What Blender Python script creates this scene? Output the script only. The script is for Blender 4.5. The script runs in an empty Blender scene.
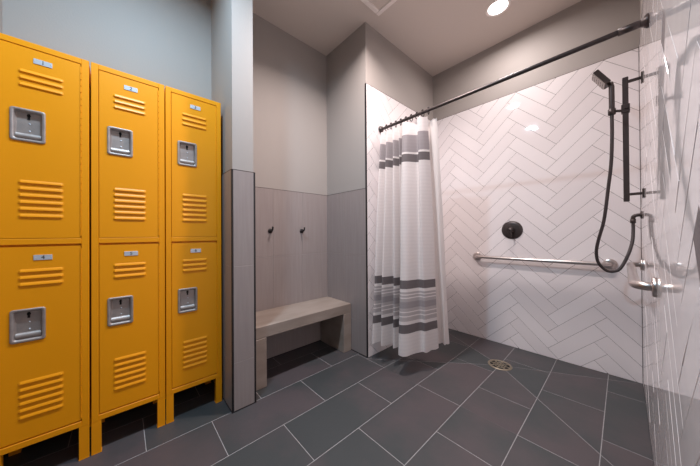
import bpy, math, random
from mathutils import Vector, Matrix
random.seed(7)
S = bpy.context.scene
COL = S.collection
PI = math.pi

# ------------------------------------------------------------------ measures
CAM_Z = 1.09
XR = 0.0868      # face of the tiled right wall
YB = 2.7926      # face of the tiled back wall
XS = -1.4882     # face of the tiled shower side of the partition
XN = -2.0515     # alcove / locker wall
YG = 1.6125      # partition end that closes the alcove
XK = -1.5817     # pier front
P0, P1 = 0.501, 0.6485
ZT1, ZT2, ZC = 1.4904, 2.4177, 2.9708
YREAR = -1.9
XF = -1.7445     # locker fronts
RODY, RODZ = 1.809, 2.058

# ------------------------------------------------------------------ camera
cd = bpy.data.cameras.new('camera')
cam = bpy.data.objects.new('camera', cd); COL.objects.link(cam)
yaw, pitch, roll = (math.radians(v) for v in (48.6242, 0.2906, -0.3694))
Fv = Vector((-math.sin(yaw)*math.cos(pitch), math.cos(yaw)*math.cos(pitch), math.sin(pitch)))
r0 = Vector((math.cos(yaw), math.sin(yaw), 0)); u0 = r0.cross(Fv)
Rv = r0*math.cos(roll) + u0*math.sin(roll); Uv = -r0*math.sin(roll) + u0*math.cos(roll)
M = Matrix((Rv, Uv, -Fv)).transposed().to_4x4(); M.translation = (0, 0, CAM_Z)
cam.matrix_world = M
cd.sensor_width = 36; cd.lens = 36*248.19/700
cd.shift_x = (350-341.162)/700; cd.shift_y = (232.4725-233)/700
cd.clip_start = 0.01
S.camera = cam

# ------------------------------------------------------------------ world and light levels
w = bpy.data.worlds.new('world'); S.world = w; w.use_nodes = True
w.node_tree.nodes['Background'].inputs[0].default_value = (0.8, 0.85, 0.9, 1)
w.node_tree.nodes['Background'].inputs[1].default_value = 0.05
S.view_settings.view_transform = 'Standard'; S.view_settings.look = 'None'
S.view_settings.gamma = 1; S.view_settings.use_curve_mapping = False
S.view_settings.exposure = 0.06
# recessed lamps: x, y, power in W, colour
DOWNLIGHTS = [(-0.675, 2.353, 9.5, (1.0, 0.91, 0.89), 168),
              (-1.06, 1.25, 25, (1.0, 0.87, 0.83), 140),
              (-1.08, 0.07, 31, (0.57, 0.81, 1.0), 165)]

# ------------------------------------------------------------------ materials
MATS = {}
def lin(c):
    f = lambda v: v/12.92 if v <= 0.04045 else ((v+0.055)/1.055)**2.4
    return tuple(f(v/255) for v in c) + (1,)
def mat(name, rgb, rough=0.5, metal=0.0, spec=0.5, noise=0.0, nscale=8.0, bump=0.0, bscale=60.0, coat=0.0, stretch=None, col2=None):
    if name in MATS: return MATS[name]
    m = bpy.data.materials.new(name); m.use_nodes = True
    nt = m.node_tree; N = nt.nodes; L = nt.links
    b = N['Principled BSDF']
    b.inputs['Base Color'].default_value = lin(rgb); b.inputs['Roughness'].default_value = rough
    b.inputs['Metallic'].default_value = metal; b.inputs['Specular IOR Level'].default_value = spec
    b.inputs['Coat Weight'].default_value = coat
    tc = N.new('ShaderNodeTexCoord'); mp = N.new('ShaderNodeMapping')
    L.new(tc.outputs['Object'], mp.inputs['Vector'])
    if stretch: mp.inputs['Scale'].default_value = stretch
    if noise > 0 or col2:
        nz = N.new('ShaderNodeTexNoise'); nz.inputs['Scale'].default_value = nscale; nz.inputs['Detail'].default_value = 4
        L.new(mp.outputs[0], nz.inputs['Vector'])
        rp = N.new('ShaderNodeValToRGB'); rp.color_ramp.elements[0].position = 0.3; rp.color_ramp.elements[1].position = 0.7
        c = lin(rgb)
        if col2: rp.color_ramp.elements[0].color = c; rp.color_ramp.elements[1].color = lin(col2)
        else:
            rp.color_ramp.elements[0].color = tuple(v*(1-noise) for v in c[:3]) + (1,)
            rp.color_ramp.elements[1].color = tuple(min(1, v*(1+noise)) for v in c[:3]) + (1,)
        L.new(nz.outputs['Fac'], rp.inputs[0]); L.new(rp.outputs[0], b.inputs['Base Color'])
    if bump > 0:
        n2 = N.new('ShaderNodeTexNoise'); n2.inputs['Scale'].default_value = bscale; n2.inputs['Detail'].default_value = 2
        L.new(mp.outputs[0], n2.inputs['Vector'])
        bp = N.new('ShaderNodeBump'); bp.inputs['Strength'].default_value = bump; bp.inputs['Distance'].default_value = 0.01
        L.new(n2.outputs['Fac'], bp.inputs['Height']); L.new(bp.outputs[0], b.inputs['Normal'])
    MATS[name] = m; return m
def emit(name, rgb, strength):
    m = bpy.data.materials.new(name); m.use_nodes = True
    b = m.node_tree.nodes['Principled BSDF']
    b.inputs['Base Color'].default_value = (0.8, 0.8, 0.8, 1)
    b.inputs['Emission Color'].default_value = tuple(rgb) + (1,); b.inputs['Emission Strength'].default_value = strength
    return m

paint = mat('wall_paint', (169, 161, 156), 0.6, bump=0.05, bscale=120)
ceilp = mat('ceiling_paint', (220, 207, 198), 0.8, bump=0.05, bscale=90)
grout_w = mat('wall_grout', (114, 104, 104), 0.8, noise=0.1, nscale=60)
grout_g = mat('grey_grout', (176, 166, 165), 0.8)
grout_f = mat('floor_grout', (158, 154, 154), 0.85, noise=0.15, nscale=40)
yellow = mat('yellow_enamel', (255, 162, 6), 0.42, spec=0.35, noise=0.02, nscale=3, bump=0.03, bscale=160)
yellow_d = mat('yellow_enamel_inner', (150, 90, 8), 0.6)
steel = mat('pressed_steel', (178, 166, 161), 0.46, 0.6, noise=0.1, nscale=30, bump=0.04, bscale=120)
platem = mat('plate_metal', (214, 218, 226), 0.4, 0.35)
black = mat('black_trim', (32, 27, 29), 0.45)
bronze = mat('dark_bronze', (72, 64, 63), 0.38, 0.6, noise=0.08, nscale=40)
hosem = mat('hose_black', (66, 58, 58), 0.5, 0.3)
chrome = mat('brushed_steel', (205, 196, 192), 0.28, 1.0, noise=0.06, nscale=60)
dark = mat('dark_hole', (20, 16, 16), 0.8)
digit = mat('digit_ink', (25, 25, 32), 0.6)
white_pl = mat('white_plastic', (250, 240, 234), 0.55)
rubber = mat('rubber', (30, 28, 28), 0.8)
brass = mat('drain_brass', (150, 138, 120), 0.45, 0.6, noise=0.15, nscale=60)
benchm = mat('bench_stone', (145, 130, 120), 0.55, nscale=9, noise=0.01, stretch=(1, .35, 1.2), col2=(163, 148, 138), bump=0.08, bscale=40)

def white_tile():
    m = bpy.data.materials.new('white_gloss_tile'); m.use_nodes = True
    nt = m.node_tree; N = nt.nodes; L = nt.links; b = N['Principled BSDF']
    oi = N.new('ShaderNodeObjectInfo'); rp = N.new('ShaderNodeValToRGB')
    rp.color_ramp.elements[0].color = lin((236, 228, 228)); rp.color_ramp.elements[1].color = lin((244, 237, 237))
    L.new(oi.outputs['Random'], rp.inputs[0]); L.new(rp.outputs[0], b.inputs['Base Color'])
    b.inputs['Roughness'].default_value = 0.04
    geo = N.new('ShaderNodeNewGeometry')
    nz = N.new('ShaderNodeTexNoise'); nz.inputs['Scale'].default_value = 7; nz.inputs['Detail'].default_value = 1
    L.new(geo.outputs['Position'], nz.inputs['Vector'])
    bp = N.new('ShaderNodeBump'); bp.inputs['Strength'].default_value = 0.06; bp.inputs['Distance'].default_value = 0.01
    L.new(nz.outputs['Fac'], bp.inputs['Height']); L.new(bp.outputs[0], b.inputs['Normal'])
    return m
def grey_tile():
    m = bpy.data.materials.new('grey_linen_tile'); m.use_nodes = True
    nt = m.node_tree; N = nt.nodes; L = nt.links; b = N['Principled BSDF']
    geo = N.new('ShaderNodeNewGeometry'); mp = N.new('ShaderNodeMapping')
    mp.inputs['Scale'].default_value = (1, 1, 0.06)
    L.new(geo.outputs['Position'], mp.inputs['Vector'])
    nz = N.new('ShaderNodeTexNoise'); nz.inputs['Scale'].default_value = 55; nz.inputs['Detail'].default_value = 4
    L.new(mp.outputs[0], nz.inputs['Vector'])
    rp = N.new('ShaderNodeValToRGB'); rp.color_ramp.elements[0].position = 0.3; rp.color_ramp.elements[1].position = 0.7
    rp.color_ramp.elements[0].color = lin((152, 140, 138)); rp.color_ramp.elements[1].color = lin((159, 148, 145))
    L.new(nz.outputs['Fac'], rp.inputs[0]); L.new(rp.outputs[0], b.inputs['Base Color'])
    b.inputs['Roughness'].default_value = 0.42
    return m
def floor_tile():
    m = bpy.data.materials.new('slate_floor_tile'); m.use_nodes = True
    nt = m.node_tree; N = nt.nodes; L = nt.links; b = N['Principled BSDF']
    geo = N.new('ShaderNodeNewGeometry'); oi = N.new('ShaderNodeObjectInfo')
    ad = N.new('ShaderNodeVectorMath'); ad.operation = 'ADD'
    L.new(geo.outputs['Position'], ad.inputs[0])
    sc = N.new('ShaderNodeVectorMath'); sc.operation = 'SCALE'; sc.inputs[0].default_value = (0, 0, 1); sc.inputs['Scale'].default_value = 0
    ml = N.new('ShaderNodeMath'); ml.operation = 'MULTIPLY'; ml.inputs[1].default_value = 9
    L.new(oi.outputs['Random'], ml.inputs[0]); L.new(ml.outputs[0], sc.inputs['Scale']); L.new(sc.outputs[0], ad.inputs[1])
    nz = N.new('ShaderNodeTexNoise'); nz.inputs['Scale'].default_value = 1.6; nz.inputs['Detail'].default_value = 5; nz.inputs['Roughness'].default_value = 0.55
    L.new(ad.outputs[0], nz.inputs['Vector'])
    rp = N.new('ShaderNodeValToRGB')
    rp.color_ramp.elements[0].position = 0.42; rp.color_ramp.elements[1].position = 0.60
    rp.color_ramp.elements[0].color = lin((66, 68, 69)); rp.color_ramp.elements[1].color = lin((82, 74, 76))
    L.new(nz.outputs['Fac'], rp.inputs[0]); L.new(rp.outputs[0], b.inputs['Base Color'])
    b.inputs['Roughness'].default_value = 0.45; b.inputs['Specular IOR Level'].default_value = 0.4
    n2 = N.new('ShaderNodeTexNoise'); n2.inputs['Scale'].default_value = 18; n2.inputs['Detail'].default_value = 5
    L.new(geo.outputs['Position'], n2.inputs['Vector'])
    bp = N.new('ShaderNodeBump'); bp.inputs['Strength'].default_value = 0.12; bp.inputs['Distance'].default_value = 0.01
    L.new(n2.outputs['Fac'], bp.inputs['Height']); L.new(bp.outputs[0], b.inputs['Normal'])
    return m
WT, GT, FT = white_tile(), grey_tile(), floor_tile()

# ------------------------------------------------------------------ object helpers
def tag(o, label, cat=None, group=None, kind=None):
    o['label'] = label
    if cat: o['category'] = cat
    if group: o['group'] = group
    if kind: o['kind'] = kind
    return o
def empty(name, loc=(0, 0, 0)):
    o = bpy.data.objects.new(name, None); COL.objects.link(o); o.location = loc; o.empty_display_size = 0.1
    return o
def link(name, me, parent=None, loc=None, m=None):
    o = bpy.data.objects.new(name, me); COL.objects.link(o)
    if m and not me.materials: me.materials.append(m)
    if parent: o.parent = parent
    if loc is not None: o.location = loc
    return o
class MB:
    def __init__(s): s.v = []; s.f = []; s.sm = []
    def add(s, vs, fs, smooth=False):
        n = len(s.v); s.v += [tuple(v) for v in vs]; s.f += [tuple(i+n for i in f) for f in fs]; s.sm += [smooth]*len(fs); return s
    def box(s, x0, x1, y0, y1, z0, z1, bev=0.0):
        if bev <= 0:
            vs = [(x, y, z) for z in (z0, z1) for y in (y0, y1) for x in (x0, x1)]
            return s.add(vs, [(0, 2, 3, 1), (4, 5, 7, 6), (0, 1, 5, 4), (1, 3, 7, 5), (3, 2, 6, 7), (2, 0, 4, 6)])
        b = min(bev, (x1-x0)*.45, (y1-y0)*.45, (z1-z0)*.45)
        lo = (x0, y0, z0); hi = (x1, y1, z1)
        vid = {}; vs = []
        for cx in (0, 1):
            for cy in (0, 1):
                for cz in (0, 1):
                    c = (cx, cy, cz)
                    for ax in range(3):
                        p = []
                        for k in range(3):
                            base = hi[k] if c[k] else lo[k]
                            p.append(base if k == ax else base + (-b if c[k] else b))
                        vid[(c, ax)] = len(vs); vs.append(p)
        fs = []
        def orient(f):
            ctr = Vector([(lo[k]+hi[k])/2 for k in range(3)])
            a = [Vector(vs[i]) for i in f]; nn = (a[1]-a[0]).cross(a[2]-a[0]); m_ = sum(a, Vector())/len(a)
            return f if nn.dot(m_-ctr) > 0 else f[::-1]
        for ax in range(3):
            o1, o2 = [k for k in range(3) if k != ax]
            for sd in (0, 1):
                f = []
                for q in ((0, 0), (1, 0), (1, 1), (0, 1)):
                    c = [0, 0, 0]; c[ax] = sd; c[o1], c[o2] = q; f.append(vid[(tuple(c), ax)])
                fs.append(orient(f))
            for q in ((0, 0), (0, 1), (1, 0), (1, 1)):
                c0 = [0, 0, 0]; c1 = [0, 0, 0]; c1[ax] = 1
                c0[o1], c0[o2] = q; c1[o1], c1[o2] = q
                fs.append(orient([vid[(tuple(c0), o1)], vid[(tuple(c1), o1)], vid[(tuple(c1), o2)], vid[(tuple(c0), o2)]]))
        for cx in (0, 1):
            for cy in (0, 1):
                for cz in (0, 1): fs.append(orient([vid[((cx, cy, cz), a)] for a in range(3)]))
        return s.add(vs, fs)
    def tube(s, pts, rad, n=16, caps=True):
        pts = [Vector(p) for p in pts]; rs = rad if isinstance(rad, (list, tuple)) else [rad]*len(pts)
        rings = []; t0 = (pts[1]-pts[0]).normalized()
        a = t0.cross(Vector((0, 0, 1)));
        if a.length < 1e-3: a = t0.cross(Vector((1, 0, 0)))
        a.normalize()
        vs = []
        for i, p in enumerate(pts):
            t = (pts[min(i+1, len(pts)-1)]-pts[max(i-1, 0)]).normalized()
            a = (a - t*a.dot(t)).normalized(); b = t.cross(a)
            for k in range(n):
                th = 2*PI*k/n; vs.append(p + (a*math.cos(th)+b*math.sin(th))*rs[i])
        fs = []
        for i in range(len(pts)-1):
            for k in range(n):
                k2 = (k+1) % n; fs.append((i*n+k, i*n+k2, (i+1)*n+k2, (i+1)*n+k))
        s.add(vs, fs, True)
        if caps:
            m = len(pts)-1
            s.add(vs[:n], [tuple(range(n))[::-1]]); s.add(vs[m*n:], [tuple(range(n))])
        return s
    def lathe(s, prof, origin, axis, n=32):
        # prof: list of (along, radius)
        ax = Vector(axis).normalized(); a = ax.cross(Vector((0, 0, 1)))
        if a.length < 1e-3: a = Vector((1, 0, 0))
        a.normalize(); b = ax.cross(a); o = Vector(origin); vs = []
        for h, r in prof:
            for k in range(n):
                th = 2*PI*k/n; vs.append(o + ax*h + (a*math.cos(th)+b*math.sin(th))*max(r, 1e-5))
        fs = []
        for i in range(len(prof)-1):
            for k in range(n):
                k2 = (k+1) % n; fs.append((i*n+k, i*n+k2, (i+1)*n+k2, (i+1)*n+k))
        return s.add(vs, fs, True)
    def mesh(s, name, m):
        me = bpy.data.meshes.new(name); me.from_pydata(s.v, [], s.f)
        for p, sm in zip(me.polygons, s.sm): p.use_smooth = sm
        me.materials.append(m); me.update(); return me
    def build(s, name, m, parent=None, loc=None):
        return link(name, s.mesh(name, m), parent, loc)
def auto_smooth_fix(o): return o

# ------------------------------------------------------------------ polygon helpers for tiles
def clip(poly, nx, ny, d):       # keep nx*x+ny*y <= d
    out = []
    for i in range(len(poly)):
        p, q = poly[i], poly[(i+1) % len(poly)]
        a = nx*p[0]+ny*p[1]-d; b = nx*q[0]+ny*q[1]-d
        if a <= 0: out.append(p)
        if (a < 0 < b) or (b < 0 < a):
            t = a/(a-b); out.append((p[0]+(q[0]-p[0])*t, p[1]+(q[1]-p[1])*t))
    return out
def clean(poly):
    out = []
    for p in poly:
        if not out or (abs(p[0]-out[-1][0])+abs(p[1]-out[-1][1])) > 1e-4: out.append(p)
    if len(out) > 1 and abs(out[0][0]-out[-1][0])+abs(out[0][1]-out[-1][1]) < 1e-4: out.pop()
    return out
def area(poly):
    return 0.5*sum(poly[i][0]*poly[(i+1) % len(poly)][1]-poly[(i+1) % len(poly)][0]*poly[i][1] for i in range(len(poly)))
def inset(poly, d):
    n = len(poly); lines = []
    for i in range(n):
        p, q = poly[i], poly[(i+1) % n]; dx, dy = q[0]-p[0], q[1]-p[1]; l = math.hypot(dx, dy)
        nx, ny = -dy/l, dx/l; lines.append((nx, ny, nx*p[0]+ny*p[1]+d))
    out = []
    for i in range(n):
        a, b = lines[i-1], lines[i]; det = a[0]*b[1]-a[1]*b[0]
        if abs(det) < 1e-6: out.append((poly[i][0]+b[0]*d, poly[i][1]+b[1]*d)); continue
        out.append(((a[2]*b[1]-a[1]*b[2])/det, (a[0]*b[2]-a[2]*b[0])/det))
    return out
def tile_mesh(poly, th, ch, m, name='tile', zf=None):
    # poly counter-clockwise in local (u,v); top at +0, body below
    if area(poly) < 0: poly = poly[::-1]
    n = len(poly); top = inset(poly, ch)
    zf = zf or (lambda x, y: 0.0)
    vs = [(x, y, zf(x, y)-th) for x, y in poly] + [(x, y, zf(x, y)-ch) for x, y in poly] + [(x, y, zf(x, y)) for x, y in top]
    fs = [tuple(range(n))[::-1], tuple(range(2*n, 3*n))]
    for i in range(n):
        j = (i+1) % n
        fs += [(i, j, n+j, n+i), (n+i, n+j, 2*n+j, 2*n+i)]
    return MB().add(vs, fs).mesh(name, m)

def wall_frame(origin, U, V):
    U = Vector(U); V = Vector(V); Nn = U.cross(V)
    m = Matrix((U, V, Nn)).transposed().to_4x4(); m.translation = Vector(origin); return m
def herringbone(parent, frame, rect, hx, hz, w, l, flip=False, jig=0.002, gap=0.0022):
    u0_, u1_, v0_, v1_ = rect; r2 = math.sqrt(0.5)
    cache = {}; cnt = 0
    e1 = (r2, -r2); e2 = (r2, r2)
    # notch (L,0) of the falling tile lies at hx,hz
    ox, oy = hx - l*r2, hz + l*r2
    g = gap/2
    for c in range(-6, 7):
        for k in range(-40, 41):
            for typ in (0, 1):
                if typ == 0: a0, a1, b0, b1 = 0, l, 0, w
                else: a0, a1, b0, b1 = l, l+w, 0, l
                da = c*l + k*w; db = c*l - k*w
                pts = [(a0+da+g, b0+db+g), (a1+da-g, b0+db+g), (a1+da-g, b1+db-g), (a0+da+g, b1+db-g)]
                poly = [(ox+p*e1[0]+q*e2[0], oy+p*e1[1]+q*e2[1]) for p, q in pts]
                if flip: poly = [(2*hx-x, y) for x, y in poly]
                if max(p[0] for p in poly) < u0_ or min(p[0] for p in poly) > u1_ or max(p[1] for p in poly) < v0_ or min(p[1] for p in poly) > v1_: continue
                full = all(u0_ <= p[0] <= u1_ and v0_ <= p[1] <= v1_ for p in poly)
                cu = sum(p[0] for p in poly)/4; cv = sum(p[1] for p in poly)/4
                if full:
                    if typ not in cache: cache[typ] = tile_mesh([(x-cu, y-cv) for x, y in poly], 0.0062, 0.0005, WT)
                    me = cache[typ]
                else:
                    for nx, ny, d in ((-1, 0, -u0_), (1, 0, u1_), (0, -1, -v0_), (0, 1, v1_)): poly = clip(poly, nx, ny, d)
                    poly = clean(poly)
                    if len(poly) < 3 or abs(area(poly)) < 6e-5: continue
                    cu = sum(p[0] for p in poly)/len(poly); cv = sum(p[1] for p in poly)/len(poly)
                    me = tile_mesh([(x-cu, y-cv) for x, y in poly], 0.0062, 0.0005, WT)
                o = link('tile', me, parent)
                tilt = Matrix.Rotation(random.gauss(0, jig), 4, 'X') @ Matrix.Rotation(random.gauss(0, jig), 4, 'Y')
                o.matrix_world = frame @ Matrix.Translation((cu, cv, random.uniform(-.0003, .0003))) @ tilt
                cnt += 1
    return cnt
def rect_tiles(parent, frame, us, vs, m, gap=0.003, th=0.0065, ch=0.0006):
    for i in range(len(us)-1):
        for j in range(len(vs)-1):
            du, dv = (us[i+1]-us[i])/2-gap/2, (vs[j+1]-vs[j])/2-gap/2
            me = tile_mesh([(-du, -dv), (du, -dv), (du, dv), (-du, dv)], th, ch, m)
            o = link('tile', me, parent)
            o.matrix_world = frame @ Matrix.Translation(((us[i]+us[i+1])/2, (vs[j]+vs[j+1])/2, 0))

# ------------------------------------------------------------------ floor
D = 0.012; DX, DY = -0.686, 2.354; FX, FY, FD, DD = -0.38455, 1.29317, 0.3027, 0.60234
YP = FY + 0.5*DD
corners = [(XS, YP), (XR, YP), (XR, YB), (XS, YB)]
fl = MB(); zg = -0.0009
fl.box(XN-0.15, XR+0.15, YREAR-0.1, YB+0.15, -0.2, -0.03)
fl.add([(XN-.05, YREAR-.05, zg), (XR+.05, YREAR-.05, zg), (XR+.05, YP, zg), (XN-.05, YP, zg)], [(0, 1, 2, 3)])
fl.add([(XN-.05, YP, zg), (XS, YP, zg), (XS, YB, zg), (XN-.05, YB, zg)], [(0, 1, 2, 3)])
fl.add([(x, y, zg) for x, y in corners] + [(DX, DY, zg-D)], [(0, 1, 4), (1, 2, 4), (2, 3, 4), (3, 0, 4)])
floor = tag(fl.build('floor', grout_f), 'dark slate tiled floor with pale grout sloping to the shower drain', 'floor', kind='structure')
def facet_z(i):
    (ax, ay), (bx, by) = corners[i], corners[(i+1) % 4]
    ex, ey = bx-ax, by-ay; l = math.hypot(ex, ey); nx, ny = -ey/l, ex/l
    dd = (DX-ax)*nx+(DY-ay)*ny
    return lambda x, y: -D*((x-ax)*nx+(y-ay)*ny)/dd
ftile_cache = {}
for i in range(-6, 3):
    xa, xb = FX+(i-1)*FD, FX+i*FD
    off = 0.0 if i % 2 == 0 else 0.5
    for j in range(-7, 4):
        ya, yb = FY+(j+off)*DD, FY+(j+off+1)*DD
        # strips: joints on whole numbers for odd rows, halves for even
        g = 0.0017
        base = [(xa+g, ya+g), (xb-g, ya+g), (xb-g, yb-g), (xa+g, yb-g)]
        regs = [([(0, 1, YP), (-1, 0, -XN), (1, 0, XR), (0, -1, -YREAR)], None)]
        regs.append(([(0, -1, -YP), (0, 1, YG+.004), (-1, 0, -XN), (1, 0, XS)], None))
        for q in range(4):
            (ax, ay), (bx, by) = corners[q], corners[(q+1) % 4]
            hs = []
            for (px, py), (qx, qy), dg in (((ax, ay), (bx, by), 0.0), ((bx, by), (DX, DY), 0.0016), ((DX, DY), (ax, ay), 0.0016)):
                ex, ey = qx-px, qy-py; l = math.hypot(ex, ey); nx, ny = ey/l, -ex/l
                hs.append((nx, ny, nx*px+ny*py-dg))
            regs.append((hs, facet_z(q)))
        for hs, zf in regs:
            poly = base
            for nx, ny, d in hs: poly = clip(poly, nx, ny, d)
            poly = clean(poly)
            if len(poly) < 3 or abs(area(poly)) < 3e-4: continue
            if zf is None and len(poly) == 4 and abs(abs(area(poly))-(FD-2*g)*(DD-2*g)) < 1e-5:
                if 'full' not in ftile_cache:
                    a, b = FD/2-g, DD/2-g
                    ftile_cache['full'] = tile_mesh([(-a, -b), (a, -b), (a, b), (-a, b)], 0.008, 0.0008, FT)
                link('tile', ftile_cache['full'], floor, ((xa+xb)/2, (ya+yb)/2, 0))
            else:
                cx = sum(p[0] for p in poly)/len(poly); cy = sum(p[1] for p in poly)/len(poly)
                z2 = (lambda x, y, zf=zf, cx=cx, cy=cy: zf(x+cx, y+cy)) if zf else None
                link('tile', tile_mesh([(x-cx, y-cy) for x, y in poly], 0.008, 0.0006, FT, zf=z2), floor, (cx, cy, 0))

# ------------------------------------------------------------------ shell
T = 0.008   # tile build-up in front of the plaster
def struct(name, mb, m, label): return tag(mb.build(name, m), label, name.split('_')[0], kind='structure')
ceiling = struct('ceiling', MB().box(XN-.15, XR+.15, YREAR-.1, YB+.15, ZC, ZC+.12), ceilp, 'plain taupe painted ceiling over locker room and shower')
wl = struct('wall_left', MB().box(XN-.15, XN-T, YREAR-.1, YB+.15, -.05, ZC), paint, 'pale grey painted wall behind the yellow lockers and bench')
wb = struct('wall_back', MB().box(XN-T, XR+.15, YB+T, YB+.15, -.05, ZC), paint, 'shower end wall, white herringbone tile below painted band')
wr = struct('wall_right', MB().box(XR+T, XR+.15, YREAR-.1, YB+T, -.05, ZC), paint, 'glossy herringbone tiled wall carrying the hand shower rail')
wrear = struct('wall_rear', MB().box(XN-T, XR+T, YREAR-.1, YREAR, -.05, ZC), paint, 'plain painted wall across the locker room from the shower')
wp = struct('wall_partition', MB().box(XN-T, XS-T, YG+T, YB+T, -.05, ZC), paint, 'stub wall between bench alcove and shower curtain')
pier = struct('wall_pier', MB().box(XN-T, XK-T, P0+T, P1-T, -.05, ZC), paint, 'narrow projecting pier between yellow lockers and bench alcove')
ret = struct('wall_return', MB().box(XN-T, XK-T, -0.62, -0.453, -.05, ZC), paint, 'short wall return at the far end of the lockers from the bench')

# white herringbone
HW, HL = 0.10018, 0.40333
def bed(name, parent, mb, m): return mb.build(name, m, parent)
bed('grout_bed', wb, MB().box(XS-.002, XR+.004, YB+.0012, YB+T+.001, 0, ZT2), grout_w)
herringbone(wb, wall_frame((0, YB, 0), (1, 0, 0), (0, 0, 1)), (XS+.002, XR-.002, 0.002, ZT2), -0.4425, 2.0599, HW, HL, jig=0.0012)
bed('grout_bed', wr, MB().box(XR+.0007, XR+T+.001, 0.2, YB+.002, 0, ZT2), grout_w)
herringbone(wr, wall_frame((XR, 0, 0), (0, -1, 0), (0, 0, 1)), (-YB+.002, -0.2, 0.002, ZT2), -1.03, 0.852, HW, HL, jig=0.0018)
bed('grout_bed', wp, MB().box(XS-T-.001, XS-.0012, YG, YB+.002, 0, ZT2), grout_w)
herringbone(wp, wall_frame((XS, 0, 0), (0, 1, 0), (0, 0, 1)), (YG+.005, YB-.002, 0.002, ZT2), 1.93, 2.09, HW, HL, jig=0.0012)
# dark edging on the tile
def strip(name, parent, *b, m=black): return MB().box(*b).build(name, m, parent)
strip('edge_trim', wp, XS-.013, XS+.001, YG-.001, YG+.006, 0, ZT2)
for par, bx in ((wb, (XS, XR, YB-.0005, YB+T, ZT2, ZT2+.003)), (wp, (XS-T, XS+.0005, YG, YB, ZT2, ZT2+.003)), (wr, (XR-.0005, XR+T, .2, YB, ZT2, ZT2+.003))):
    strip('top_trim', par, *bx, m=bronze)
# grey wainscot
ROWS = [0.004, 0.297, 0.892, ZT1]
bed('grout_bed', wl, MB().box(XN-T-.001, XN-.0018, P1-.002, YG+.002, 0, ZT1), grout_g)
rect_tiles(wl, wall_frame((XN, 0, 0), (0, 1, 0), (0, 0, 1)), [P1, P1+.048, P1+.353, P1+.658, YG], ROWS, GT, gap=.002)
bed('grout_bed', wp, MB().box(XN-.002, XS-.011, YG+.0018, YG+T+.001, 0, ZT1), grout_g)
rect_tiles(wp, wall_frame((0, YG, 0), (1, 0, 0), (0, 0, 1)), [XN, XN+.258, XS-.011], ROWS, GT, gap=.002)
bed('grout_bed', pier, MB().box(XN, XK-.0018, P0+.0018, P1-.0018, 0, ZT1-.0005), grout_g)
rect_tiles(pier, wall_frame((XK, 0, 0), (0, 1, 0), (0, 0, 1)), [P0+.007, P1-.007], ROWS, GT, gap=.002)
rect_tiles(pier, wall_frame((0, P0, 0), (1, 0, 0), (0, 0, 1)), [XN, XN+.16, XK-.006], ROWS, GT, gap=.002)
rect_tiles(pier, wall_frame((0, P1, 0), (-1, 0, 0), (0, 0, 1)), [-XK+.006, -XN-.16, -XN], ROWS, GT, gap=.002)
strip('edge_trim', pier, XK-.010, XK+.001, P0-.001, P0+.010, 0, ZT1)
strip('edge_trim', pier, XK-.010, XK+.001, P1-.010, P1+.001, 0, ZT1)
for par, bx in ((pier, (XN, XK+.0005, P0-.0005, P1+.0005, ZT1, ZT1+.0025)), (wl, (XN-T, XN+.0005, P1, YG, ZT1, ZT1+.0025)), (wp, (XN, XS-.008, YG-.0005, YG+T, ZT1, ZT1+.0025))):
    strip('top_trim', par, *bx, m=bronze)
for i, (par, bx) in enumerate(((pier, (XN, XK+.0025, P0-.0025, P1+.0025, 0, .006)), (wl, (XN-T, XN+.003, P1, YG, 0, .007)), (wp, (XN, XS-.003, YG-.003, YG+T, 0, .007)))):
    strip('base_trim', par, *bx)
strip('base_trim', wl, XN-T, XN+.012, -.453, P0, 0, .10)

# ------------------------------------------------------------------ lockers
LW, LT, LB, MIDA, MIDB = 0.2995, 1.9555, 0.1607, 1.0500, 1.0760
XBK = XN + 0.006
def text_mesh(s, size):
    cu = bpy.data.curves.new('digit', 'FONT'); cu.body = s; cu.size = size; cu.extrude = 0.0003
    cu.align_x = 'CENTER'; cu.align_y = 'CENTER'
    o = bpy.data.objects.new('digit_tmp', cu); COL.objects.link(o)
    me = bpy.data.meshes.new_from_object(o.evaluated_get(bpy.context.evaluated_depsgraph_get()))
    bpy.data.objects.remove(o); bpy.data.curves.remove(cu)
    me.materials.clear(); me.materials.append(digit); return me
def rrect(w_, h_, r, n=5):
    pts = []
    for cx, cy, a0 in ((w_/2-r, h_/2-r, 0), (-w_/2+r, h_/2-r, PI/2), (-w_/2+r, -h_/2+r, PI), (w_/2-r, -h_/2+r, 1.5*PI)):
        for k in range(n+1):
            a = a0+PI/2*k/n; pts.append((cx+r*math.cos(a), cy+r*math.sin(a)))
    return pts
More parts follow.
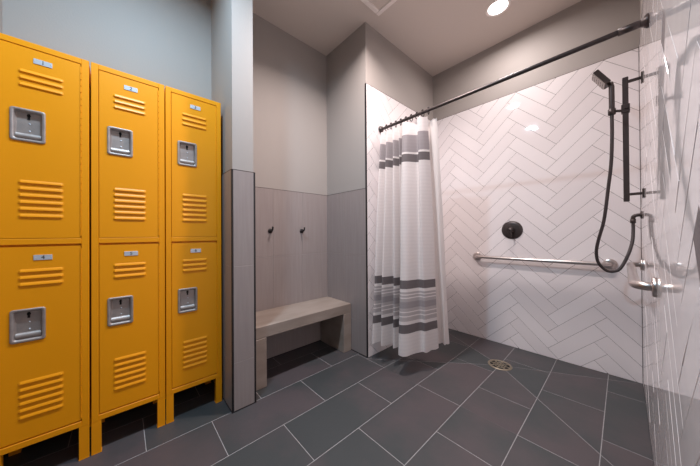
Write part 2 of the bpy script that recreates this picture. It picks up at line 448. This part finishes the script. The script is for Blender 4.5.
def make_locker_meshes():
    # local frame: x out of the face (0 = face), y across from the latch side, z up
    d = {}
    b = MB(); dep = XF-XBK
    b.box(-dep, -0.019, 0.001, LW-.001, LB+.004, LT-.001); d['body'] = b.mesh('body', yellow)
    d['stile'] = MB().box(-.02, 0, 0, .0265, LB, LT, .0015).mesh('stile', yellow)
    d['top_rail'] = MB().box(-.02, 0, .0265, LW-.0265, LT-.0265, LT, .0015).mesh('top_rail', yellow)
    d['mid_rail'] = MB().box(-.02, 0, .0265, LW-.0265, MIDA, MIDB, .0015).mesh('mid_rail', yellow)
    d['bottom_rail'] = MB().box(-.02, 0, .0265, LW-.0265, LB, LB+.0265, .0015).mesh('bottom_rail', yellow)
    lg = MB().box(-.004, -.0005, 0, .0355, 0.004, LB); lg.box(-.032, -.004, .032, .0355, 0.004, LB)
    lg.box(-.034, 0, 0, .037, 0, .004)
    d['leg'] = lg.mesh('leg', yellow)
    lg = MB().box(-.004, -.0005, -.0355, 0, 0.004, LB); lg.box(-.032, -.004, -.0355, -.032, 0.004, LB)
    lg.box(-.034, 0, -.037, 0, 0, .004)
    d['leg_m'] = lg.mesh('leg', yellow)
    # door: local origin at its lower latch-side corner
    dw, dh = LW-2*.0265-.005, None
    d['dw'] = dw
    return d
DM = make_locker_meshes()
DOOR_H = LT-.0265-MIDB-.006
hy0, hy1 = .058-.029, .160-.029            # handle cut-out across the door
def make_door():
    z_off = MIDB+.003
    hz0, hz1 = 1.507-z_off, 1.653-z_off
    dw = DM['dw']; m_ = .006
    db = MB()
    db.box(-.016, -.0015, 0, hy0+m_, 0, DOOR_H); db.box(-.016, -.0015, hy1-m_, dw, 0, DOOR_H)
    db.box(-.016, -.0015, hy0+m_, hy1-m_, 0, hz0+m_); db.box(-.016, -.0015, hy0+m_, hy1-m_, hz1-m_, DOOR_H)
    door = db.mesh('door', yellow)
    # recessed pan
    cy, cz = (hy0+hy1)/2, (hz0+hz1)/2; W_, H_ = hy1-hy0, hz1-hz0
    rings = [(-.0015, 0, .010), (.0025, .0006, .010), (.0035, .003, .009), (.0035, .0085, .008), (.001, .0115, .008), (-.010, .0135, .007), (-.0135, .0165, .006)]
    vs = []; n = 24
    for x, ins, r in rings:
        vs += [(x, cy+p, cz+q) for p, q in rrect(W_-2*ins, H_-2*ins, r)]
    fs = []
    for i in range(len(rings)-1):
        for k in range(n): fs.append((i*n+k, i*n+(k+1) % n, (i+1)*n+(k+1) % n, (i+1)*n+k))
    pb = MB().add(vs, fs, True).add(vs[-n:], [tuple(range(n))])
    pan = pb.mesh('handle_pan', steel)
    y0, y1 = hy0+.0145, hy1-.0145
    sc = MB(); prof = [(-.0135, hz0+.040), (-.0085, hz0+.038), (-.004, hz0+.031), (-.003, hz0+.024), (-.005, hz0+.018), (-.0135, hz0+.016)]
    k = len(prof)
    sc.add([(x, y0, z) for x, z in prof]+[(x, y1, z) for x, z in prof], [(i, i+1, k+i+1, k+i) for i in range(k-1)], True)
    sc.add([(x, y0, z) for x, z in prof], [tuple(range(k))[::-1]]).add([(x, y1, z) for x, z in prof], [tuple(range(k))])
    scoop = sc.mesh('finger_pull', steel)
    la = MB().box(-.0135, -.0115, cy-.004, cy+.004, hz1-.044, hz1-.018)
    la.lathe([(-.0005, .006), (.002, .006), (.002, 0)], (-.0135, cy, hz1-.026), (1, 0, 0), 16)
    latch = la.mesh('latch_slot', dark)
    rivet = MB().lathe([(0, .0035), (.0015, .003), (.002, 0)], (-.0135, cy+.002, hz1), (1, 0, 0), 12).mesh('rivet', platem)
    # one louvre
    l0, l1 = 0.0, .135; h = .0155
    vs = []
    for y, s in ((l0, 0), (l0+.008, 1), (l1-.008, 1), (l1, 0)):
        vs += [(-.0016, y, h), (-.0015+.0030*s, y, h*.62), (-.0015+.0050*s, y, .0035), (-.0015+.0045*s, y, .0008), (-.0016, y, .0)]
    fs = []
    for i in range(3):
        for q in range(4): fs.append((i*5+q, i*5+q+1, (i+1)*5+q+1, (i+1)*5+q))
    fs = [f[::-1] for f in fs]
    louvre = MB().add(vs, fs, False).mesh('louvre', yellow)
    lz = [1.8125-z_off, 1.783-z_off, 1.7535-z_off] + [1.322-.03*i-z_off for i in range(6)]
    pl = MB().box(-.0015, .0006, .124-.029, .180-.029, 1.8655-z_off, 1.8885-z_off, .0004)
    for yy in (.128-.029, .176-.029): pl.lathe([(0, .0016), (.0008, .0012), (.001, 0)], (.0006, yy, 1.877-z_off), (1, 0, 0), 10)
    plate = pl.mesh('number_plate', platem)
    hg = MB(); hx = dw+.0005
    for a in range(26):
        za = .01+a*(DOOR_H-.02)/26; hg.tube([(-.0015, hx, za), (-.0015, hx, za+(DOOR_H-.02)/26-.004)], .0028, 8)
    hinge = hg.mesh('hinge', yellow)
    return door, pan, scoop, latch, rivet, louvre, lz, plate, hinge, z_off
DOOR = make_door()
def locker(y_left, labels, nums, lab):
    root = empty('locker', (XF, y_left, 0)); tag(root, lab, 'locker', 'yellow two-tier lockers')
    link('body', DM['body'], root)
    link('stile', DM['stile'], root); link('stile', DM['stile'], root, (0, LW-.0265, 0))
    for nme in ('top_rail', 'mid_rail', 'bottom_rail'): link(nme, DM[nme], root)
    link('leg', DM['leg'], root); link('leg', DM['leg_m'], root, (0, LW, 0))
    dep = XF-XBK
    link('leg', DM['leg'], root, (-dep+.034, 0, 0)); link('leg', DM['leg_m'], root, (-dep+.034, LW, 0))
    door, pan, scoop, latch, rivet, louvre, lz, plate, hinge, zo = DOOR
    for tier, z in ((0, zo), (1, zo-.8855)):
        d = link('door', door, root, (0, .029, z))
        tag(d, ('upper' if tier == 0 else 'lower') + ' yellow locker door numbered ' + nums[tier])
        tag(link('handle_pan', pan, d), 'recessed stamped steel handle pan')
        link('finger_pull', scoop, d); link('latch_slot', latch, d); link('rivet', rivet, d, (0, 0, -.062)); link('rivet', rivet, d, (0, 0, -.094))
        for zz in lz: link('louvre', louvre, d, (0, .080-.029, zz))
        tag(link('number_plate', plate, d), 'small silver number plate')
        t = link('digit', text_mesh(nums[tier], .024), d)
        t.rotation_euler = (PI/2, 0, PI/2); t.location = (.0008, .152-.029, 1.877-zo)
        link('hinge', hinge, d)
    return root
locker(-.4235, None, ('1', '4'), 'yellow metal locker with doors 1 and 4, farthest from bench')
locker(-.1170, None, ('2', '5'), 'middle yellow metal locker, doors numbered 2 and 5')
locker(.1875, None, ('3', '6'), 'yellow metal locker with doors 3 and 6, beside the tiled pier')

# ------------------------------------------------------------------ bench
b = empty('bench', ((XN-1.69)/2, (P1+YG)/2, 0)); tag(b, 'taupe stone slab bench on two solid ends inside the alcove', 'bench')
bo = Vector(b.location)
def loc_build(mb, name, m, root):
    o = mb.build(name, m, root); o.matrix_parent_inverse = Matrix.Translation(-Vector(root.location)); return o
XBF = -1.692
loc_build(MB().box(XN+.002, XBF, P1+.004, YG-.004, .352, .4365, .003), 'seat_slab', benchm, b)
loc_build(MB().box(XN+.002, XBF+.001, P1+.004, P1+.125, .0005, .3518, .003), 'end_support', benchm, b)
loc_build(MB().box(XN+.002, XBF+.001, YG-.098, YG-.004, .0005, .3518, .003), 'end_support', benchm, b)

# ------------------------------------------------------------------ coat hooks
for yy, lab in ((.975, 'dark robe hook on alcove wall, beside the pier'), (1.297, 'dark robe hook on alcove wall, beside the stub wall')):
    h = empty('robe_hook', (XN, yy, 1.118)); tag(h, lab, 'hook', 'robe hooks above the bench')
    MB().lathe([(0, .021), (.006, .021), (.009, .017), (.010, 0)], (0, 0, 0), (1, 0, 0), 24).build('base_plate', black, h)
    MB().tube([(.008, 0, 0), (.03, 0, -.001), (.043, 0, .004), (.050, 0, .016), (.052, 0, .026)], [.008, .007, .007, .007, .006], 12).build('prong', black, h)
    MB().lathe([(-.008, 0), (-.006, .006), (0, .0085), (.006, .006), (.008, 0)], (.0522, 0, .030), (0, 0, 1), 16).build('knob', black, h)

# ------------------------------------------------------------------ ceiling fittings
def downlight(x, y, W, colr, spread, lab):
    d = empty('downlight', (x, y, ZC)); tag(d, lab, 'downlight', 'recessed ceiling downlights')
    MB().lathe([(0.0005, .090), (-.004, .089), (-.006, .083), (-.004, .072), (0.0005, .070)], (0, 0, 0), (0, 0, 1), 48).build('trim_ring', white_pl, d)
    MB().lathe([(-.0008, 0), (-.0008, .072)], (0, 0, 0), (0, 0, 1), 48).build('lens', emit('lamp_lens', colr, 6.0), d)
    ld = bpy.data.lights.new('lamp', 'AREA'); ld.shape = 'DISK'; ld.size = .135; ld.energy = W; ld.color = colr; ld.spread = math.radians(spread)
    lo = bpy.data.objects.new('lamp', ld); COL.objects.link(lo); lo.parent = d; lo.location = (0, 0, -.008)
    return d
downlight(*DOWNLIGHTS[0], 'round recessed downlight over the shower drain')
downlight(*DOWNLIGHTS[1], 'round recessed downlight in front of the bench alcove')
downlight(*DOWNLIGHTS[2], 'round recessed downlight in front of the lockers')
# vent cover
v = empty('vent_cover', (-1.236, 1.517, ZC)); tag(v, 'square white framed vent cover on the ceiling above the alcove', 'vent')
fo, fi = .140, .102
for nm, bx in (('frame_bar', (-fo, fo, fi, fo)), ('frame_bar', (-fo, fo, -fo, -fi)), ('frame_bar', (-fo, -fi, -fi, fi)), ('frame_bar', (fi, fo, -fi, fi))):
    MB().box(*bx, -.014, -.0005, .004).build(nm, white_pl, v)
MB().box(-fi, fi, -fi, fi, -.005, -.0005).build('panel', ceilp, v)

# ------------------------------------------------------------------ curtain rod, rings, curtain, liner
r = empty('curtain_rod', ((XS+XR)/2, RODY, RODZ)); tag(r, 'dark bronze tension rod spanning the shower opening', 'curtain rod')
cx = (XS+XR)/2; hl = (XR-XS)/2
MB().tube([(-hl+.01, 0, 0), (hl-.02, 0, 0)], .0125, 20).build('tube', bronze, r)
MB().tube([(-hl+.01, 0, 0), (-hl+.75, 0, 0)], .0108, 20).build('inner_tube', bronze, r)
MB().lathe([(0, .0135), (.0, .017), (.075, .017), (.078, .0125)], (hl-.095, 0, 0), (1, 0, 0), 24).build('sleeve', bronze, r)
for sgn, nm in ((-1, 'end_flange'), (1, 'end_flange')):
    MB().lathe([(0, .0), (0, .030), (-.006, .031), (-.010, .026), (-.013, .026), (-.016, .020), (-.024, .018), (-.026, .012)], (sgn*(hl-.0004), 0, 0), (sgn, 0, 0), 28).build(nm, bronze, r)

KEYS = [  # top x, top y, bottom x, bottom y
    (-1.480, 1.822, -1.470, 1.66), (-1.452, 1.784, -1.418, 1.595), (-1.420, 1.826, -1.378, 1.675), (-1.385, 1.782, -1.333, 1.605),
    (-1.352, 1.828, -1.298, 1.715), (-1.320, 1.784, -1.238, 1.655), (-1.290, 1.830, -1.205, 1.765), (-1.262, 1.786, -1.195, 1.70), (-1.240, 1.828, -1.185, 1.68),
    (-1.222, 1.782, -1.146, 1.592), (-1.180, 1.780, -1.092, 1.625), (-1.122, 1.826, -1.066, 1.752), (-1.085, 1.784, -1.028, 1.780), (-1.045, 1.790, -1.012, 1.86), (-1.018, 1.806, -.998, 1.925)]
KEYS = [(a, b+(.012 if b > 1.8 else -.010), c, d+(.022 if i % 2 == 0 and i < 9 else 0)) for i, (a, b, c, d) in enumerate(KEYS)]
def cat(P_, t):
    n = len(P_)-1; i = min(int(t*n), n-1); u = t*n-i
    p = [P_[max(i-1, 0)], P_[i], P_[i+1], P_[min(i+2, n)]]
    return [0.5*((2*p[1][k])+(-p[0][k]+p[2][k])*u+(2*p[0][k]-5*p[1][k]+4*p[2][k]-p[3][k])*u*u+(-p[0][k]+3*p[1][k]-3*p[2][k]+p[3][k])*u**3) for k in range(len(p[0]))]
def sheet(keys, ztop, zbot, nu, nv, sag=0.0, nring=12, th=0.0014):
    rnd = random.Random(3)
    vs = []
    for j in range(nv+1):
        t = j/nv
        for i in range(nu+1):
            s = i/nu; tx, ty, bx, by = cat(keys, s)
            wgt = t**0.85
            zt = ztop - sag*abs(math.sin(PI*s*nring))
            z = zt + (zbot-zt)*t
            if t > .97: z += .003*math.sin(s*70)
            wob = .004*math.sin(9*t+s*23)*t
            vs.append((tx+(bx-tx)*wgt+wob*.5, ty+(by-ty)*wgt+wob, z))
    fs = [(j*(nu+1)+i, (j+1)*(nu+1)+i, (j+1)*(nu+1)+i+1, j*(nu+1)+i+1) for j in range(nv) for i in range(nu)]
    return MB().add(vs, fs, True)
def cloth_mat():
    m = bpy.data.materials.new('striped_curtain_cloth'); m.use_nodes = True
    nt = m.node_tree; N = nt.nodes; L = nt.links; b = N['Principled BSDF']
    tc = N.new('ShaderNodeTexCoord'); sx = N.new('ShaderNodeSeparateXYZ'); L.new(tc.outputs['Object'], sx.inputs[0])
    dv = N.new('ShaderNodeMath'); dv.operation = 'DIVIDE'; dv.inputs[1].default_value = 2.1; L.new(sx.outputs['Z'], dv.inputs[0])
    rp = N.new('ShaderNodeValToRGB'); cr = rp.color_ramp; cr.interpolation = 'CONSTANT'
    Wc, Dg, Mg, Lg = lin((236, 228, 226)), lin((116, 108, 109)), lin((164, 156, 158)), lin((190, 181, 181))
    bands = [(0, Wc), (.318, Dg), (.385, Wc), (.408, Lg), (.440, Wc), (.446, Lg), (.474, Wc), (.480, Lg), (.505, Mg), (.555, Lg), (.578, Wc), (.584, Lg), (.602, Wc), (.608, Lg), (.628, Wc), (.652, Dg), (.715, Wc), (1.668, Dg), (1.733, Wc), (1.752, Mg), (1.895, Wc)]
    cr.elements[0].position = 0; cr.elements[0].color = bands[0][1]
    cr.elements[1].position = bands[1][0]/2.1; cr.elements[1].color = bands[1][1]
    for z, c in bands[2:]:
        e = cr.elements.new(z/2.1); e.color = c
    L.new(dv.outputs[0], rp.inputs[0])
    wv = N.new('ShaderNodeTexWave'); wv.bands_direction = 'Z'; wv.inputs['Scale'].default_value = 11; wv.inputs['Distortion'].default_value = 1.5
    L.new(tc.outputs['Object'], wv.inputs['Vector'])
    mx = N.new('ShaderNodeMixRGB'); mx.blend_type = 'MULTIPLY'; mx.inputs[0].default_value = .04
    L.new(rp.outputs[0], mx.inputs[1]); L.new(wv.outputs['Color'], mx.inputs[2])
    L.new(mx.outputs[0], b.inputs['Base Color']); b.inputs['Roughness'].default_value = .85
    tr = N.new('ShaderNodeBsdfTranslucent'); L.new(mx.outputs[0], tr.inputs['Color'])
    ms = N.new('ShaderNodeMixShader'); ms.inputs[0].default_value = .25
    L.new(b.outputs[0], ms.inputs[1]); L.new(tr.outputs[0], ms.inputs[2]); L.new(ms.outputs[0], N['Material Output'].inputs[0])
    return m
cl = sheet(KEYS, 2.020, .155, 220, 60, .010, 10).build('shower_curtain', cloth_mat())
tag(cl, 'white fabric shower curtain with grey stripe bands, bunched beside the stub wall', 'curtain')
LK = [(-1.44, 1.848, -1.36, 1.86), (-1.36, 1.862, -1.28, 1.93), (-1.28, 1.845, -1.21, 1.86), (-1.20, 1.862, -1.14, 1.98), (-1.11, 1.845, -1.08, 1.92), (-1.04, 1.855, -1.03, 2.03), (-.985, 1.838, -.995, 2.02), (-.955, 1.845, -.978, 2.07)]
linm = mat('liner_fabric', (238, 231, 228), .7)
nt = linm.node_tree; tr = nt.nodes.new('ShaderNodeBsdfTranslucent'); tr.inputs['Color'].default_value = lin((240, 233, 230))
ms = nt.nodes.new('ShaderNodeMixShader'); ms.inputs[0].default_value = .35
nt.links.new(nt.nodes['Principled BSDF'].outputs[0], ms.inputs[1]); nt.links.new(tr.outputs[0], ms.inputs[2]); nt.links.new(ms.outputs[0], nt.nodes['Material Output'].inputs[0])
tag(sheet(LK, 1.995, .155, 120, 40, .008, 8).build('curtain_liner', linm), 'plain off-white liner hanging behind the striped shower curtain', 'curtain')
# rings
ringm = None
for i in range(10):
    s = (i)/9.0; tx = -1.472+.468*s
    if ringm is None:
        n = 20
        ringm = MB().tube([(0, .0165*math.sin(2*PI*k/n), -.008+.0245*math.cos(2*PI*k/n)) for k in range(n+1)], .0032, 8, False)
        ringm.lathe([(-.009, 0), (-.007, .006), (0, .008), (.007, .006), (.009, 0)], (0, 0, .019), (1, 0, 0), 10)
        ringm = ringm.mesh('curtain_ring', bronze)
    o = link('curtain_ring', ringm, None, (tx, RODY, RODZ)); o.rotation_euler = (0, 0, random.uniform(-.3, .3))
    tag(o, 'small dark curtain ring on the rod holding the striped curtain', 'curtain ring', 'curtain rings on the shower rod')

# ------------------------------------------------------------------ shower fittings
va = empty('shower_valve', (-.700, YB, 1.115)); tag(va, 'round dark bronze shower valve on herringbone tile', 'shower valve')
MB().lathe([(0.0, .086), (-.004, .086), (-.010, .080), (-.014, .060), (-.016, .0)], (0, 0, 0), (0, 1, 0), 48).build('escutcheon', bronze, va)
MB().lathe([(-.014, .030), (-.030, .027), (-.040, .020), (-.058, .019), (-.060, 0)], (0, 0, 0), (0, 1, 0), 28).build('hub', bronze, va)
MB().tube([(0, -.052, -.008), (.004, -.055, -.03), (.008, -.056, -.062)], [.009, .008, .0065], 14).build('lever', bronze, va)

def grab_bar(root_loc, wall_n, along, length, so, label, rad=.0175, seg=7):
    # wall_n points out of the wall, along = unit vector of the bar
    g = empty('grab_bar', root_loc); tag(g, label, 'grab bar', 'stainless grab bars')
    nv_, al = Vector(wall_n), Vector(along); rb = .042
    pts = [nv_*.004]
    c0 = nv_*(so-rb)+al*rb
    for k in range(seg+1):
        a = PI/2*k/seg; pts.append(c0 - al*rb*math.cos(a) + nv_*rb*math.sin(a))
    c1 = nv_*(so-rb)+al*(length-rb)
    for k in range(seg+1):
        a = PI/2*k/seg; pts.append(c1 + nv_*rb*math.cos(a) + al*rb*math.sin(a))
    pts.append(nv_*.004+al*length)
    MB().tube(pts, rad, 20).build('bar', chrome, g)
    for e in (0, length):
        MB().lathe([(0.0005, .040), (.009, .040), (.012, .037), (.013, rad)], al*e, nv_, 32).build('flange', chrome, g)
    return g
grab_bar((-1.012, YB, .845), (0, -1, 0), (1, 0, 0), .945, .056, 'long brushed steel grab bar under the shower valve', rad=.0155)
grab_bar((XR, 1.60, .868), (-1, 0, 0), (0, 1, 0), 1.03, .055, 'brushed steel grab bar on the glossy wall under the shower hose', rad=.0175)

sb = empty('slide_bar', (.017, 2.38, 1.28)); tag(sb, 'vertical dark bronze slide bar on two wall stand-offs', 'shower rail')
so = XR-.017
MB().box(-.013, .013, -.013, .013, 0, .782, .003).build('rail', bronze, sb)
for zz in (.045, .752):
    MB().box(.013, so-.004, -.008, .008, zz-.008, zz+.008, .002).build('standoff', bronze, sb)
    MB().box(so-.007, so-.0004, -.026, .026, zz-.028, zz+.028, .002).build('wall_plate', bronze, sb)
bz = 1.865-1.28
MB().box(-.0185, .0185, -.0185, .0185, bz-.026, bz+.026, .003).build('slider', bronze, sb)
MB().tube([(-.016, 0, bz-.006), (-.041, -.006, bz)], .008, 14).build('bracket_arm', bronze, sb)
MB().lathe([(-.018, .0135), (-.018, .018), (.018, .018), (.018, .0135), (-.018, .0135)], (-.058, -.008, bz), (0, 0, 1), 24).build('bracket_cup', bronze, sb)
MB().tube([(0, -.014, bz), (0, -.034, bz)], .007, 14).build('knob', bronze, sb)

hs = empty('hand_shower', (-.041, 2.372, 1.86)); tag(hs, 'dark hand shower with square head held in the slide bar bracket', 'hand shower')
MB().tube([(0, 0, -.012), (0, 0, .0), (0, 0, .030), (0, 0, .165), (-.004, 0, .195)], [.0095, .0105, .0135, .0135, .012], 20).build('handle', bronze, hs)
hd = MB().box(-.058, .058, -.040, .040, -.014, .014, .003).build('head', bronze, hs)
hd.location = (-.047, -.006, .242); hd.matrix_basis = Matrix.Translation((-.045, -.004, .235)) @ Matrix.Rotation(math.radians(60), 4, 'Y') @ Matrix.Rotation(math.radians(-7), 4, 'X')
fp = MB().box(-.054, .054, -.037, .037, -.0195, -.0141, .001).build('spray_plate', mat('spray_face', (176, 166, 162), .4, .3), hd)
nz = MB()
for ix in range(6):
    for iy in range(4): nz.lathe([(0, .0028), (-.0022, .002), (-.0026, 0)], (-.043+.0172*ix, -.028+.0187*iy, -.0195), (0, 0, 1), 8)
nz.build('nozzles', rubber, hd)['kind'] = 'stuff'

hp = [(-.041, 2.372, 1.852), (-.0418, 2.37, 1.6833), (-.0477, 2.38, 1.5249), (-.0628, 2.4, 1.3667), (-.0831, 2.42, 1.1706), (-.1111, 2.44, 1.0358), (-.1224, 2.46, .9521), (-.1143, 2.48, .878), (-.0793, 2.5, .826), (-.0425, 2.52, .820), (-.0121, 2.53, .846), (.0204, 2.57, .9285), (.0418, 2.61, 1.0208), (.0470, 2.64, 1.100), (.0470, 2.65, 1.165)]
pts = [cat(hp, i/112) for i in range(113)]
tag(MB().tube(pts, .009, 12).build('shower_hose', hosem), 'black flexible hose looping from hand shower to wall elbow', 'hose')
el = empty('supply_elbow', (XR, 2.65, 1.205)); tag(el, 'dark bronze water supply elbow on the glossy wall', 'pipe elbow')
MB().tube([(-.002, 0, 0), (-.018, 0, 0), (-.030, 0, -.003), (-.0375, 0, -.010), (-.040, 0, -.020), (-.040, 0, -.030)], .0115, 16).build('pipe', bronze, el)
MB().lathe([(.0, .0), (.0, .014), (.026, .014), (.026, .010)], (-.040, 0, -.054), (0, 0, 1), 20).build('hose_nut', bronze, el)
MB().lathe([(0.0005, .026), (.006, .026), (.008, .022), (.008, .011)], (0, 0, 0), (-1, 0, 0), 28).build('wall_plate', bronze, el)

dr = empty('floor_drain', (DX, DY, -D)); tag(dr, 'round metal floor drain with slotted strainer', 'drain')
MB().lathe([(.001, .070), (.0055, .070), (.0065, .074), (.006, .085), (.001, .087)], (0, 0, 0), (0, 0, 1), 48).build('rim', brass, dr)
MB().lathe([(.0015, 0), (.0015, .070)], (0, 0, 0), (0, 0, 1), 48).build('bowl', dark, dr)
gr = MB()
gr.lathe([(.003, .0), (.0055, .0), (.0055, .014), (.003, .015)], (0, 0, 0), (0, 0, 1), 24)
gr.lathe([(.003, .040), (.0055, .0405), (.0055, .0455), (.003, .046)], (0, 0, 0), (0, 0, 1), 36)
for k in range(8):
    a = k*PI/4; ca, sa = math.cos(a), math.sin(a); hw_ = .0055
    q = [(.010, -hw_), (.071, -hw_), (.071, hw_), (.010, hw_)]
    vv = [(p_*ca-s_*sa, p_*sa+s_*ca, z) for z in (.003, .0055) for p_, s_ in q]
    gr.add(vv, [(4, 5, 6, 7), (0, 1, 5, 4), (1, 2, 6, 5), (2, 3, 7, 6), (3, 0, 4, 7)])
gr.build('strainer', brass, dr)
bpy.context.view_layer.update()
